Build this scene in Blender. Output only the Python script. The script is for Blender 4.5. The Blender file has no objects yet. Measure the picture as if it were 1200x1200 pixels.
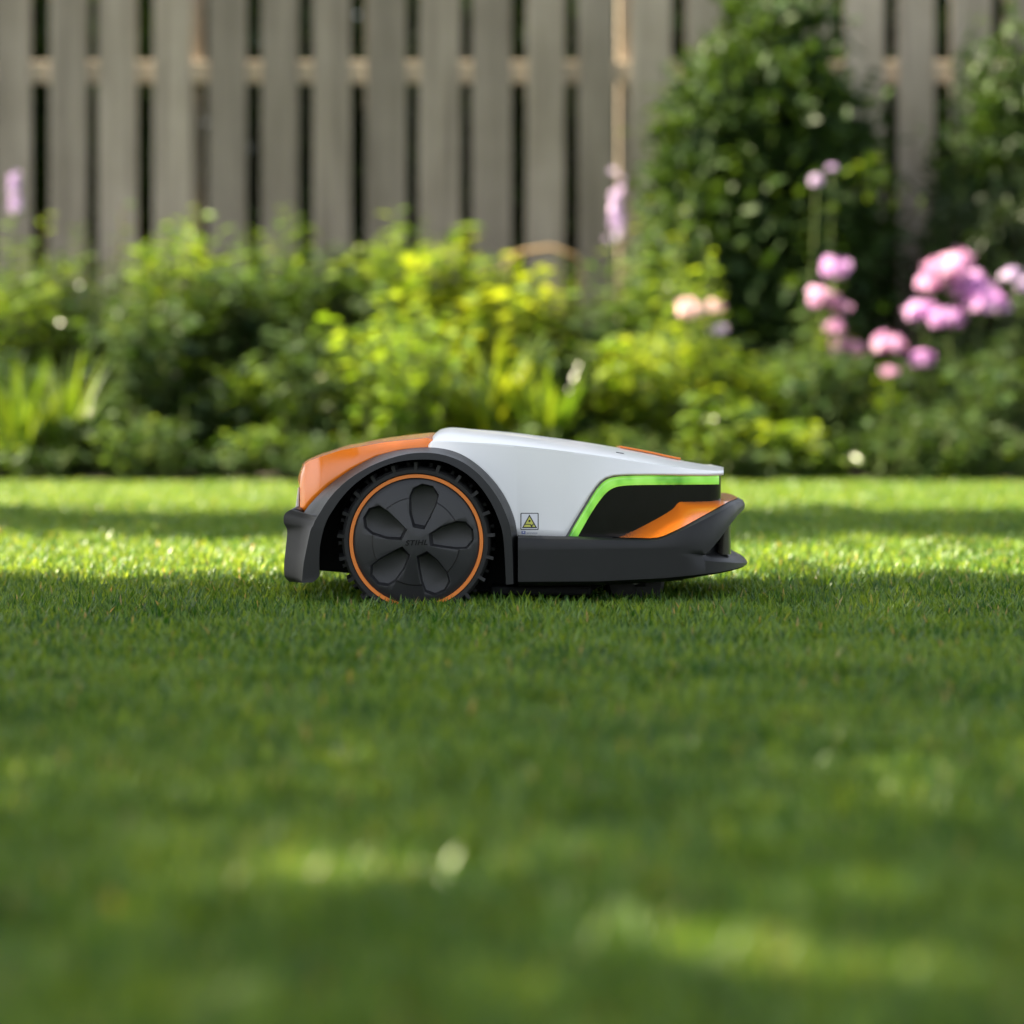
import bpy, bmesh, math, random
import numpy as np
from mathutils import Vector, Matrix

random.seed(7)
RNG = np.random.default_rng(7)
SC = bpy.context.scene
COL = SC.collection

# ------------------------------------------------------------------ camera, sky, sun, exposure
CAM_D, CAM_H, S = 5.0, 0.373, 0.001342          # distance to the mower's side, lens height, metres per unit at that side
cam = bpy.data.cameras.new('camera')
cam_ob = bpy.data.objects.new('camera', cam); COL.objects.link(cam_ob)
cam_ob.location = (0, -CAM_D, CAM_H); cam_ob.rotation_euler = (math.radians(90), 0, 0)
cam.sensor_width = 36; cam.lens = 36 * CAM_D / (1200 * S)
cam.shift_y = -156 / 1200
cam.clip_start = 0.05; cam.clip_end = 500
cam.dof.use_dof = True; cam.dof.focus_distance = CAM_D + 0.01
cam.dof.aperture_fstop = 2.75
SC.camera = cam_ob

SUN_EL, SUN_AZ = math.radians(46), math.radians(-8)     # azimuth: turned from straight left, a little behind the mower
SUN = Vector((-math.cos(SUN_EL) * math.cos(SUN_AZ), -math.cos(SUN_EL) * math.sin(SUN_AZ), math.sin(SUN_EL)))
world = bpy.data.worlds.new('World'); SC.world = world; world.use_nodes = True
wn = world.node_tree.nodes; wl = world.node_tree.links
sky = wn.new('ShaderNodeTexSky'); sky.sky_type = 'NISHITA'; sky.sun_disc = False
sky.sun_elevation = SUN_EL; sky.sun_rotation = math.atan2(SUN.x, SUN.y)
sky.air_density = 1.0; sky.dust_density = 2.0
hsv = wn.new('ShaderNodeHueSaturation'); hsv.inputs['Saturation'].default_value = 0.35     # hazy summer sky, camera balanced for open shade
wl.new(sky.outputs['Color'], hsv.inputs['Color']); wl.new(hsv.outputs['Color'], wn['Background'].inputs['Color']); wn['Background'].inputs['Strength'].default_value = 0.058
sun = bpy.data.lights.new('sun', 'SUN'); sun.energy = 5.0; sun.angle = math.radians(0.53); sun.color = (1.0, 0.87, 0.62)
sun_ob = bpy.data.objects.new('sun', sun); COL.objects.link(sun_ob)
sun_ob.location = SUN * 30; sun_ob.rotation_euler = (-SUN).to_track_quat('-Z', 'Y').to_euler()
SC.view_settings.view_transform = 'Standard'; SC.view_settings.look = 'None'
SC.view_settings.exposure = 2.7; SC.view_settings.gamma = 1.0
SC.render.engine = 'CYCLES'
SC.cycles.max_bounces = 8; SC.cycles.transparent_max_bounces = 4

# ------------------------------------------------------------------ helpers
def P(px, py, y):
    k = (CAM_D + y) / CAM_D
    return Vector(((px - 600) * S * k, y, CAM_H - (py - 444) * S * k))

def link(o, parent=None):
    COL.objects.link(o)
    if parent is not None: o.parent = parent
    return o

def mesh_obj(name, verts, faces, mat, parent=None, smooth=None, loc=(0, 0, 0), up_face=False):
    me = bpy.data.meshes.new(name)
    me.from_pydata([tuple(v) for v in verts], [], faces); me.update()
    me.materials.append(mat)
    if smooth is not None:
        me.shade_smooth(); me.set_sharp_from_angle(angle=math.radians(smooth))
    o = bpy.data.objects.new(name, me); o.location = loc
    return link(o, parent)

def bm_obj(name, bm, mat, parent=None, smooth=None, loc=(0, 0, 0)):
    bmesh.ops.recalc_face_normals(bm, faces=bm.faces[:])
    me = bpy.data.meshes.new(name); bm.to_mesh(me); bm.free(); me.materials.append(mat)
    if smooth is not None:
        me.shade_smooth(); me.set_sharp_from_angle(angle=math.radians(smooth))
    o = bpy.data.objects.new(name, me); o.location = loc
    return link(o, parent)

def bevel(o, w, seg=2, ang=35):
    m = o.modifiers.new('bevel', 'BEVEL'); m.width = w; m.segments = seg; m.limit_method = 'ANGLE'; m.angle_limit = math.radians(ang)
    return o

def empty(name, loc=(0, 0, 0)):
    o = bpy.data.objects.new(name, None); o.location = loc; o.empty_display_size = 0.1
    return link(o)

def tag(o, label=None, cat=None, group=None, kind=None):
    for k, v in (('label', label), ('category', cat), ('group', group), ('kind', kind)):
        if v: o[k] = v
    return o

def interp(pts, x):
    return float(np.interp(x, [p[0] for p in pts], [p[1] for p in pts]))

def crom(pts, n):
    """Catmull-Rom through the points, n samples per span"""
    P_ = [np.array(p, float) for p in pts]; out = []
    for i in range(len(P_) - 1):
        a, b, c, d = P_[max(i - 1, 0)], P_[i], P_[i + 1], P_[min(i + 2, len(P_) - 1)]
        for j in range(n):
            t = j / n
            out.append(0.5 * ((2 * b) + (c - a) * t + (2 * a - 5 * b + 4 * c - d) * t * t + (3 * b - a - 3 * c + d) * t ** 3))
    out.append(P_[-1]); return out

def grid_faces(nu, nv, close_u=False, close_v=False):
    f = []
    for i in range(nu if close_u else nu - 1):
        for j in range(nv if close_v else nv - 1):
            a, b = i, (i + 1) % nu; c, d = j, (j + 1) % nv
            f.append((a * nv + c, b * nv + c, b * nv + d, a * nv + d))
    return f

def lathe_bm(profile, n=64, bm=None, axis_loc=(0, 0, 0)):
    """revolve (r, y) pairs around the y axis"""
    bm = bm or bmesh.new(); rings = []
    for r, y in profile:
        if r < 1e-6: rings.append([bm.verts.new((axis_loc[0], axis_loc[1] + y, axis_loc[2]))]); continue
        rings.append([bm.verts.new((axis_loc[0] + r * math.cos(2 * math.pi * i / n), axis_loc[1] + y, axis_loc[2] + r * math.sin(2 * math.pi * i / n))) for i in range(n)])
    for a, b in zip(rings, rings[1:]):
        for i in range(n):
            j = (i + 1) % n
            if len(a) == 1 and len(b) == 1: continue
            if len(a) == 1: bm.faces.new((a[0], b[i], b[j]))
            elif len(b) == 1: bm.faces.new((a[i], a[j], b[0]))
            else: bm.faces.new((a[i], a[j], b[j], b[i]))
    return bm

def box_bm(bm, cx, cy, cz, sx, sy, sz, rot=None):
    vs = []
    for dx in (-.5, .5):
        for dy in (-.5, .5):
            for dz in (-.5, .5):
                v = Vector((dx * sx, dy * sy, dz * sz))
                if rot is not None: v = rot @ v
                vs.append(bm.verts.new(v + Vector((cx, cy, cz))))
    for f in ((0, 1, 3, 2), (4, 6, 7, 5), (0, 4, 5, 1), (2, 3, 7, 6), (0, 2, 6, 4), (1, 5, 7, 3)):
        bm.faces.new([vs[i] for i in f])
    return bm

def prism_bm(poly, y0, y1, bm=None):
    """extrude an (x, z) outline along y"""
    bm = bm or bmesh.new()
    a = [bm.verts.new((x, y0, z)) for x, z in poly]; b = [bm.verts.new((x, y1, z)) for x, z in poly]
    bm.faces.new(a); bm.faces.new(b[::-1])
    for i in range(len(poly)):
        j = (i + 1) % len(poly); bm.faces.new((a[i], b[i], b[j], a[j]))
    return bm

# ------------------------------------------------------------------ materials
def mat_base(name):
    m = bpy.data.materials.new(name); m.use_nodes = True
    nt = m.node_tree; return m, nt, nt.nodes['Principled BSDF']

def noise(nt, scale, detail=4, rough=0.55, coord='Object', vec=None):
    n = nt.nodes.new('ShaderNodeTexNoise'); n.inputs['Scale'].default_value = scale
    n.inputs['Detail'].default_value = detail; n.inputs['Roughness'].default_value = rough
    if vec is None:
        tc = nt.nodes.new('ShaderNodeTexCoord'); vec = tc.outputs[coord]
    nt.links.new(vec, n.inputs['Vector']); return n

def ramp(nt, fac, stops):
    r = nt.nodes.new('ShaderNodeValToRGB'); e = r.color_ramp.elements
    while len(e) < len(stops): e.new(0.5)
    for el, (p, c) in zip(e, stops): el.position = p; el.color = (*c, 1) if len(c) == 3 else c
    nt.links.new(fac, r.inputs['Fac']); return r

def bump(nt, bsdf, height, strength, dist):
    b = nt.nodes.new('ShaderNodeBump'); b.inputs['Strength'].default_value = strength; b.inputs['Distance'].default_value = dist
    nt.links.new(height, b.inputs['Height']); nt.links.new(b.outputs['Normal'], bsdf.inputs['Normal'])

def plastic(name, col, rough=0.45, coat=0.0, grain=0.0, var=0.12, spec=0.5, rv=1.0):
    m, nt, b = mat_base(name)
    n = noise(nt, 14, 5)
    r = ramp(nt, n.outputs['Fac'], [(0.3, tuple(c * (1 - var) for c in col)), (0.75, tuple(min(1, c * (1 + var)) for c in col))])
    nt.links.new(r.outputs['Color'], b.inputs['Base Color'])
    n2 = noise(nt, 55, 3); rr = nt.nodes.new('ShaderNodeMapRange')
    rr.inputs['To Min'].default_value = rough * (1 - .15 * rv); rr.inputs['To Max'].default_value = min(1, rough * (1 + .2 * rv))
    nt.links.new(n2.outputs['Fac'], rr.inputs['Value']); nt.links.new(rr.outputs['Result'], b.inputs['Roughness'])
    b.inputs['Coat Weight'].default_value = coat; b.inputs['Coat Roughness'].default_value = 0.16
    b.inputs['Specular IOR Level'].default_value = spec
    if grain:
        g = noise(nt, 1400, 2); bump(nt, b, g.outputs['Fac'], grain, 0.0004)
    return m

def foliage_mat(name, dark, light, rough=0.38, trans=0.38, spec=0.5, warm=1.0):
    m, nt, b = mat_base(name)
    at = nt.nodes.new('ShaderNodeAttribute'); at.attribute_name = 'tint'
    oi = nt.nodes.new('ShaderNodeObjectInfo')
    mix = nt.nodes.new('ShaderNodeMath'); mix.operation = 'MULTIPLY_ADD'; mix.inputs[1].default_value = 0.25; mix.inputs[2].default_value = -0.125
    nt.links.new(oi.outputs['Random'], mix.inputs[0])
    add = nt.nodes.new('ShaderNodeMath'); add.operation = 'ADD'; nt.links.new(at.outputs['Fac'], add.inputs[0]); nt.links.new(mix.outputs[0], add.inputs[1])
    mid = tuple((a + c) / 2 for a, c in zip(dark, light))
    r = ramp(nt, add.outputs[0], [(0.0, dark), (0.55, mid), (1.0, light)])
    nt.links.new(r.outputs['Color'], b.inputs['Base Color'])
    b.inputs['Roughness'].default_value = rough; b.inputs['Specular IOR Level'].default_value = spec
    tr = nt.nodes.new('ShaderNodeBsdfTranslucent')
    hs = nt.nodes.new('ShaderNodeMix'); hs.data_type = 'RGBA'; hs.blend_type = 'MULTIPLY'; hs.inputs[0].default_value = 1.0
    nt.links.new(r.outputs['Color'], hs.inputs[6]); hs.inputs[7].default_value = (1.9 * warm, 1.65, 0.55, 1)
    nt.links.new(hs.outputs[2], tr.inputs['Color'])
    ms = nt.nodes.new('ShaderNodeMixShader'); ms.inputs[0].default_value = trans
    nt.links.new(b.outputs[0], ms.inputs[1]); nt.links.new(tr.outputs[0], ms.inputs[2])
    nt.links.new(ms.outputs[0], nt.nodes['Material Output'].inputs['Surface'])
    return m

M = {}
M['white'] = plastic('white_gloss_shell', (0.80, 0.80, 0.80), 0.30, 0.5, 0, 0.006, .5, .15)
M['orange'] = plastic('orange_gloss_shell', (0.92, 0.21, 0.008), 0.26, 0.7, 0, 0.01, .5, .15)
M['ring'] = plastic('orange_ring_paint', (0.80, 0.22, 0.03), 0.45, 0, 0, 0.05)
M['dark'] = plastic('anthracite_grained_plastic', (0.0075, 0.0078, 0.0085), 0.42, 0, 0.25, 0.18, .4)
M['cover'] = plastic('wheel_cover_plastic', (0.026, 0.026, 0.0285), 0.36, 0, 0.2, 0.15, .45)
M['gloss'] = plastic('gloss_black_panel', (0.004, 0.004, 0.0045), 0.16, 0, 0, 0.1, .3)
M['rubber'] = plastic('tyre_rubber', (0.009, 0.009, 0.0095), 0.62, 0, 0.4, 0.3)
M['chassis'] = plastic('chassis_black', (0.004, 0.004, 0.0045), 0.7, 0, 0.2, 0.2, .2)
M['grey'] = plastic('grey_gasket', (0.16, 0.165, 0.17), 0.4, 0, 0, 0.05)
M['sensor'] = plastic('smoked_sensor_cover', (0.05, 0.045, 0.038), 0.18, 0.5, 0, 0.1)
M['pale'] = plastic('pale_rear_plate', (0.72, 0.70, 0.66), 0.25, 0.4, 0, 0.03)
M['letter'] = plastic('lettering_black', (0.005, 0.005, 0.005), 0.6, 0, 0, 0.1, .2)
M['ink'] = plastic('black_print', (0.008, 0.008, 0.009), 0.4)
M['paper'] = plastic('white_print', (0.80, 0.80, 0.84), 0.4, 0, 0, 0.02)
M['yellow'] = plastic('yellow_print', (0.62, 0.62, 0.10), 0.4, 0, 0, 0.04)
M['blue'] = plastic('blue_print', (0.10, 0.13, 0.30), 0.4, 0, 0, 0.04)
M['inkgrey'] = plastic('grey_print', (0.30, 0.31, 0.36), 0.4, 0, 0, 0.04)

m, nt, b = mat_base('green_light_strip')
n = noise(nt, 22, 2); r = ramp(nt, n.outputs['Fac'], [(0.34, (0.04, 0.20, 0.015)), (0.5, (0.26, 0.66, 0.08)), (0.68, (0.40, 0.82, 0.16))])
nt.links.new(r.outputs['Color'], b.inputs['Emission Color']); b.inputs['Emission Strength'].default_value = 0.125
b.inputs['Base Color'].default_value = (0.12, 0.35, 0.05, 1); b.inputs['Roughness'].default_value = 0.15; b.inputs['Coat Weight'].default_value = 0.5
M['led'] = m

def lawn_ground_mat():
    m, nt, b = mat_base('lawn_soil')
    n = noise(nt, 3.0, 8); n2 = noise(nt, 160, 4)
    mx = nt.nodes.new('ShaderNodeMath'); mx.operation = 'MULTIPLY_ADD'; mx.inputs[1].default_value = 0.6
    nt.links.new(n2.outputs['Fac'], mx.inputs[0]); nt.links.new(n.outputs['Fac'], mx.inputs[2])
    r = ramp(nt, mx.outputs[0], [(0.45, (0.016, 0.026, 0.008)), (0.8, (0.035, 0.06, 0.014)), (1.0, (0.07, 0.08, 0.025))])
    nt.links.new(r.outputs['Color'], b.inputs['Base Color']); b.inputs['Roughness'].default_value = 0.9
    bump(nt, b, n2.outputs['Fac'], 0.8, 0.02); return m
M['ground'] = lawn_ground_mat()
m, nt, b = mat_base('bed_soil')
n = noise(nt, 28, 8, 0.7); r = ramp(nt, n.outputs['Fac'], [(0.3, (0.012, 0.008, 0.005)), (0.7, (0.05, 0.034, 0.022))])
nt.links.new(r.outputs['Color'], b.inputs['Base Color']); b.inputs['Roughness'].default_value = 0.95; bump(nt, b, n.outputs['Fac'], 1.0, 0.05)
M['soil'] = m

m, nt, b = mat_base('weathered_fence_wood')
tc = nt.nodes.new('ShaderNodeTexCoord'); mp = nt.nodes.new('ShaderNodeMapping'); mp.inputs['Scale'].default_value = (22, 22, 1.3)
oi = nt.nodes.new('ShaderNodeObjectInfo'); va = nt.nodes.new('ShaderNodeVectorMath'); va.operation = 'ADD'
sc_ = nt.nodes.new('ShaderNodeVectorMath'); sc_.operation = 'SCALE'; sc_.inputs['Scale'].default_value = 30
cmb = nt.nodes.new('ShaderNodeCombineXYZ'); nt.links.new(oi.outputs['Random'], cmb.inputs[0]); nt.links.new(oi.outputs['Random'], cmb.inputs[2])
nt.links.new(cmb.outputs[0], sc_.inputs[0]); nt.links.new(tc.outputs['Object'], va.inputs[0]); nt.links.new(sc_.outputs[0], va.inputs[1])
nt.links.new(va.outputs[0], mp.inputs['Vector'])
n = noise(nt, 1.0, 6, 0.6, vec=mp.outputs['Vector']); n2 = noise(nt, 3.2, 3, vec=va.outputs[0])
r = ramp(nt, n.outputs['Fac'], [(0.25, (0.20, 0.165, 0.135)), (0.5, (0.36, 0.305, 0.25)), (0.75, (0.47, 0.40, 0.335))])
mxc = nt.nodes.new('ShaderNodeMix'); mxc.data_type = 'RGBA'; mxc.blend_type = 'MULTIPLY'; mxc.inputs[0].default_value = 0.55
r2 = ramp(nt, n2.outputs['Fac'], [(0.3, (0.66, 0.64, 0.58)), (0.65, (1.0, 1.0, 1.0))])
nt.links.new(r.outputs['Color'], mxc.inputs[6]); nt.links.new(r2.outputs['Color'], mxc.inputs[7]); nt.links.new(mxc.outputs[2], b.inputs['Base Color'])
pv = nt.nodes.new('ShaderNodeMapRange'); pv.inputs['To Min'].default_value = .62; pv.inputs['To Max'].default_value = 1.35; nt.links.new(oi.outputs['Random'], pv.inputs['Value'])
pvm = nt.nodes.new('ShaderNodeVectorMath'); pvm.operation = 'SCALE'; nt.links.new(mxc.outputs[2], pvm.inputs[0]); nt.links.new(pv.outputs['Result'], pvm.inputs['Scale']); nt.links.new(pvm.outputs[0], b.inputs['Base Color'])
b.inputs['Roughness'].default_value = 0.8; bump(nt, b, n.outputs['Fac'], 0.5, 0.004)
M['wood'] = m
m, nt, b = mat_base('bark')
n = noise(nt, 9, 8, 0.65); r = ramp(nt, n.outputs['Fac'], [(0.3, (0.05, 0.036, 0.025)), (0.7, (0.16, 0.12, 0.085))])
nt.links.new(r.outputs['Color'], b.inputs['Base Color']); b.inputs['Roughness'].default_value = 0.9; bump(nt, b, n.outputs['Fac'], 1, 0.02)
M['bark'] = m

M['grass'] = foliage_mat('grass_blades', (0.014, 0.074, 0.007), (0.136, 0.272, 0.036), 0.40, 0.48, 0.45, 1.45)
[n_ for n_ in M['grass'].node_tree.nodes if n_.type == 'MIX'][0].inputs[7].default_value = (2.7, 1.62, 1.0, 1)
nt = M['grass'].node_tree                                     # a lawn is patchy: some areas yellower, some deeper green
geo = nt.nodes.new('ShaderNodeNewGeometry'); pn = noise(nt, 2.6, 3, 0.6, vec=geo.outputs['Position'])
pm = nt.nodes.new('ShaderNodeMapRange'); pm.inputs['From Min'].default_value = .3; pm.inputs['From Max'].default_value = .7; pm.inputs['To Min'].default_value = -.16; pm.inputs['To Max'].default_value = .16
nt.links.new(pn.outputs['Fac'], pm.inputs['Value'])
ad = [n_ for n_ in nt.nodes if n_.type == 'MATH' and n_.operation == 'ADD'][0]; rp = [n_ for n_ in nt.nodes if n_.type == 'VALTORGB'][0]
el = rp.color_ramp.elements; el[1].position = .42; el[2].position = .85; e_ = el.new(.99); e_.color = (.26, .25, .10, 1)   # a few dry blades
ad2 = nt.nodes.new('ShaderNodeMath'); ad2.operation = 'ADD'; nt.links.new(ad.outputs[0], ad2.inputs[0]); nt.links.new(pm.outputs['Result'], ad2.inputs[1]); nt.links.new(ad2.outputs[0], rp.inputs['Fac'])
M['leaf_bright'] = foliage_mat('leaf_bright', (0.07, 0.14, 0.012), (0.21, 0.27, 0.030), 0.22, 0.42, 0.85)
M['leaf_mid'] = foliage_mat('leaf_mid', (0.034, 0.085, 0.012), (0.13, 0.20, 0.024), 0.22, 0.38, 0.85)
M['leaf_deep'] = foliage_mat('leaf_deep', (0.014, 0.036, 0.010), (0.045, 0.085, 0.018), 0.55, 0.28, 0.25)
M['leaf_blue'] = foliage_mat('leaf_bluish', (0.030, 0.060, 0.024), (0.085, 0.135, 0.050), 0.4, 0.3, 0.5)
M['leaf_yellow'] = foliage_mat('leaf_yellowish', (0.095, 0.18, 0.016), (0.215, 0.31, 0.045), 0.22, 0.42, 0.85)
M['leaf_conifer'] = foliage_mat('leaf_conifer', (0.012, 0.030, 0.010), (0.05, 0.075, 0.022), 0.5, 0.2, 0.35)
M['petal_pink'] = foliage_mat('petal_pink', (0.62, 0.30, 0.48), (0.88, 0.62, 0.74), 0.5, 0.5, 0.3)
M['petal_magenta'] = foliage_mat('petal_magenta', (0.56, 0.26, 0.54), (0.82, 0.55, 0.78), 0.5, 0.5, 0.3)
M['petal_pale'] = foliage_mat('petal_pale', (0.72, 0.45, 0.46), (0.88, 0.68, 0.66), 0.5, 0.25, 0.3)
M['petal_lilac'] = foliage_mat('petal_lilac', (0.55, 0.40, 0.62), (0.80, 0.68, 0.82), 0.5, 0.25, 0.3)
for k in ('petal_pink', 'petal_magenta', 'petal_pale', 'petal_lilac'):     # petals pass their own hue
    for nd in M[k].node_tree.nodes:
        if nd.type == 'MIX': nd.inputs[7].default_value = (0.95, 0.95, 1.15, 1)
M['straw'] = foliage_mat('dry_stalk', (0.30, 0.20, 0.10), (0.48, 0.35, 0.20), 0.5, 0.2, 0.4)
M['stem'] = foliage_mat('green_stem', (0.05, 0.09, 0.02), (0.11, 0.13, 0.04), 0.5, 0.1, 0.4)
M['stem_brown'] = foliage_mat('brown_stem', (0.07, 0.045, 0.035), (0.16, 0.11, 0.09), 0.6, 0.05, 0.3)

# ------------------------------------------------------------------ the setting: ground, bed
BED_Y, FENCE_Y = 5.86, 8.2
def edge_y(x): return BED_Y + 0.05 * np.sin(x * 2.1) + 0.03 * np.sin(x * 5.3 + 1) + 0.02 * np.sin(x * 13.1)
gs = 40
mesh_obj('lawn_ground', [(-gs, -gs, 0), (gs, -gs, 0), (gs, gs, 0), (-gs, gs, 0)], [(0, 1, 2, 3)], M['ground'])['kind'] = 'structure'
nx, ny = 90, 14
vs = []
for i in range(nx):
    for j in range(ny):
        x = -5 + 10 * i / (nx - 1); y = edge_y(x) + (8.9 - edge_y(x)) * j / (ny - 1)
        z = 0.006 if j == 0 else 0.03 + 0.035 * random.random()
        vs.append((x, y, z))
mesh_obj('flower_bed_soil', vs, grid_faces(nx, ny), M['soil'], smooth=60)['kind'] = 'structure'

# ------------------------------------------------------------------ leaves in bulk
def bed_y(y): return 7.9 - (7.9 - y) * 1.95          # rows spread over the bed's depth

def unit(a): return a / np.maximum(np.linalg.norm(a, axis=-1, keepdims=True), 1e-9)

def leaf_arrays(pos, d, up, L, W, curl=0.15):
    pos, d, up = map(np.asarray, (pos, d, up)); d = unit(d); side = unit(np.cross(d, up)); n = np.cross(side, d)
    L = np.asarray(L)[:, None]; W = np.asarray(W)[:, None]
    c1 = pos + d * L * .32 + n * W * .10; c2 = pos + d * L * .68 - n * L * curl * .35
    tip = pos + d * L - n * L * curl
    m1 = pos + d * L * .5 - n * W * .10 - n * L * curl * .15
    v = np.stack([pos, c1 - side * W * .48, c1 + side * W * .48, c2 - side * W * .40, c2 + side * W * .40, tip, m1], 1)
    return v                                                   # N x 7 x 3

LEAF_TRIS = np.array([(0, 2, 6), (0, 6, 1), (1, 6, 3), (6, 2, 4), (3, 6, 5), (6, 4, 5)])

def tri_mesh(name, v, tris, tint, mat):
    """v: N x k x 3 pieces that share the triangle list; tint: one value for each piece"""
    N, k, _ = v.shape; t = (tris[None] + (np.arange(N) * k)[:, None, None]).reshape(-1, 3)
    me = bpy.data.meshes.new(name); me.vertices.add(N * k); me.vertices.foreach_set('co', v.reshape(-1).astype(np.float32))
    nt_ = len(t); me.loops.add(nt_ * 3); me.loops.foreach_set('vertex_index', t.reshape(-1).astype(np.int32))
    me.polygons.add(nt_); me.polygons.foreach_set('loop_start', (np.arange(nt_) * 3).astype(np.int32))
    me.polygons.foreach_set('loop_total', np.full(nt_, 3, np.int32)); me.update(calc_edges=True)
    a = me.attributes.new('tint', 'FLOAT', 'FACE'); a.data.foreach_set('value', np.repeat(np.asarray(tint), len(tris)).astype(np.float32))
    me.materials.append(mat); me.shade_smooth(); return me

def leaf_obj(name, pos, d, up, L, W, tint, mat, parent, curl=0.15):
    me = tri_mesh(name, leaf_arrays(pos, d, up, L, W, curl), LEAF_TRIS, tint, mat)
    return link(bpy.data.objects.new(name, me), parent)

def tubes_obj(name, paths, mat, parent, sides=5, tint=0.5):
    V, F = [], []
    for pts, rad in paths:
        pts = [np.array(p, float) for p in pts]; base = len(V)
        for i, p in enumerate(pts):
            t = pts[min(i + 1, len(pts) - 1)] - pts[max(i - 1, 0)]; t = t / max(np.linalg.norm(t), 1e-9)
            a = np.cross(t, (0.31, 0.95, 0.1)); a /= max(np.linalg.norm(a), 1e-9); b_ = np.cross(t, a)
            for k in range(sides):
                an = 2 * math.pi * k / sides; V.append(p + rad[i] * (math.cos(an) * a + math.sin(an) * b_))
        for i in range(len(pts) - 1):
            for k in range(sides):
                k2 = (k + 1) % sides
                F.append((base + i * sides + k, base + i * sides + k2, base + (i + 1) * sides + k2, base + (i + 1) * sides + k))
        F.append(tuple(base + (len(pts) - 1) * sides + k for k in range(sides)))
    o = mesh_obj(name, V, F, mat, parent, smooth=60)
    a = o.data.attributes.new('tint', 'FLOAT', 'FACE'); a.data.foreach_set('value', np.full(len(F), tint, np.float32)); return o

# ------------------------------------------------------------------ trees left of the view that shade the lawn
def tree(loc, crown_c, crown_r, n_leaf, n_clump, leaf_len, mat, label, clump_r=0.5, seed=0):
    g = np.random.default_rng(seed); t = empty('garden_tree', loc); tag(t, label, 'tree')
    cc = np.array(crown_c); cr = np.array(crown_r)
    u = unit(g.normal(size=(n_clump, 3))) * (g.random((n_clump, 1)) ** (1 / 2.4)); centres = cc + u * cr * 0.93
    paths = []; h = cc[2]
    trunk = [(0.06 * math.sin(i * 1.3), 0.05 * math.cos(i * 1.7), h * 1.1 * i / 7) for i in range(8)]
    tubes_obj('trunk', [(trunk, [0.19 * (1 - 0.1 * i) + (0.08 if i == 0 else 0) for i in range(8)])], M['bark'], t, 10)
    for c in centres[:: max(1, n_clump // 60)]:
        z0 = min(h * 1.05, max(h * 0.35, c[2] - 0.9 * np.linalg.norm(c[:2]) * .6)); a = np.array((0, 0, z0)); mid = a * .5 + c * .5 + (0, 0, 0.15)
        paths.append(([a, mid, c], [0.055, 0.032, 0.01]))
    tubes_obj('limb', paths, M['bark'], t, 5)
    ci = g.integers(0, n_clump, n_leaf); sz = (0.6 + 0.8 * g.random(n_clump))[ci]
    pos = centres[ci] + g.normal(size=(n_leaf, 3)) * clump_r * sz[:, None] * (0.55, 0.55, 0.42)
    d = unit(g.normal(size=(n_leaf, 3)) + (0, 0, -0.2)); up = unit(g.normal(size=(n_leaf, 3)) * .6 + (0, 0, 1))
    leaf_obj('crown', pos, d, up, leaf_len * (.7 + .6 * g.random(n_leaf)), leaf_len * .55 * (.7 + .6 * g.random(n_leaf)), g.random(n_leaf), mat, t)
    return t

def shade_tree(sx, sy, cz, r, n_leaf, n_clump, leaf_len, mat, label, **kw):
    """a tree whose crown shades the lawn round (sx, sy)"""
    k = cz / math.tan(SUN_EL); loc = (sx - k * math.cos(SUN_AZ), sy - k * math.sin(SUN_AZ), 0)
    return tree(loc, (0, 0, cz), r, n_leaf, n_clump, leaf_len, mat, label, **kw)

shade_tree(0.4, -0.98, 5.2, (1.7, 1.62, 3.1), 19000, 190, 0.13, M['leaf_mid'], 'dense upright shade tree on the lawn beside the mower', clump_r=0.5, seed=3)
shade_tree(0.2, -3.9, 4.9, (2.2, 1.95, 3.0), 18500, 150, 0.13, M['leaf_mid'], 'looser shade tree on the lawn in front of the dense one', clump_r=0.5, seed=4)
shade_tree(0.3, 2.75, 5.0, (0.8, 0.84, 3.4), 9500, 120, 0.11, M['leaf_mid'], 'slim columnar tree on the lawn between shade tree and fence', clump_r=0.3, seed=5)
shade_tree(-3.6, 7.6, 4.4, (1.4, 0.9, 2.2), 3600, 70, 0.11, M['leaf_mid'], 'small loose garden tree standing near the fence', clump_r=0.4, seed=8)

# ------------------------------------------------------------------ fence
fence = tag(empty('garden_fence', (0, FENCE_Y, 0)), 'weathered grey vertical plank fence behind the flower bed', 'fence')
pitch = 62.3 * S * (CAM_D + FENCE_Y) / CAM_D; gap0 = P(47, 0, FENCE_Y).x
proto = None
for i in range(-6, 29):
    if proto is None:
        bm = box_bm(bmesh.new(), 0, 0, 1.03, pitch * .745, 0.022, 2.04)
        proto = bm_obj('plank', bm, M['wood'], fence); bevel(proto, 0.005, 2); p = proto
    else:
        p = proto.copy(); COL.objects.link(p)
    p.location = (gap0 + pitch * (i + .5) + random.uniform(-.004, .004), random.uniform(-.004, .004), random.uniform(-.02, .02))
    p.rotation_euler = (0, random.uniform(-.006, .006), random.uniform(-.04, .04)); p.scale = (random.uniform(.93, 1.05), 1, 1)
for z in (0.35, 1.65):
    bevel(bm_obj('rail', box_bm(bmesh.new(), gap0 + pitch * 11, 0.05, z, pitch * 36, 0.05, 0.09), M['wood'], fence), 0.005)
for k in range(5):
    bevel(bm_obj('post', box_bm(bmesh.new(), gap0 + pitch * (-5.5 + 8.3 * k), 0.125, 1.03, 0.095, 0.095, 2.06), M['wood'], fence), 0.006)

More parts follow.
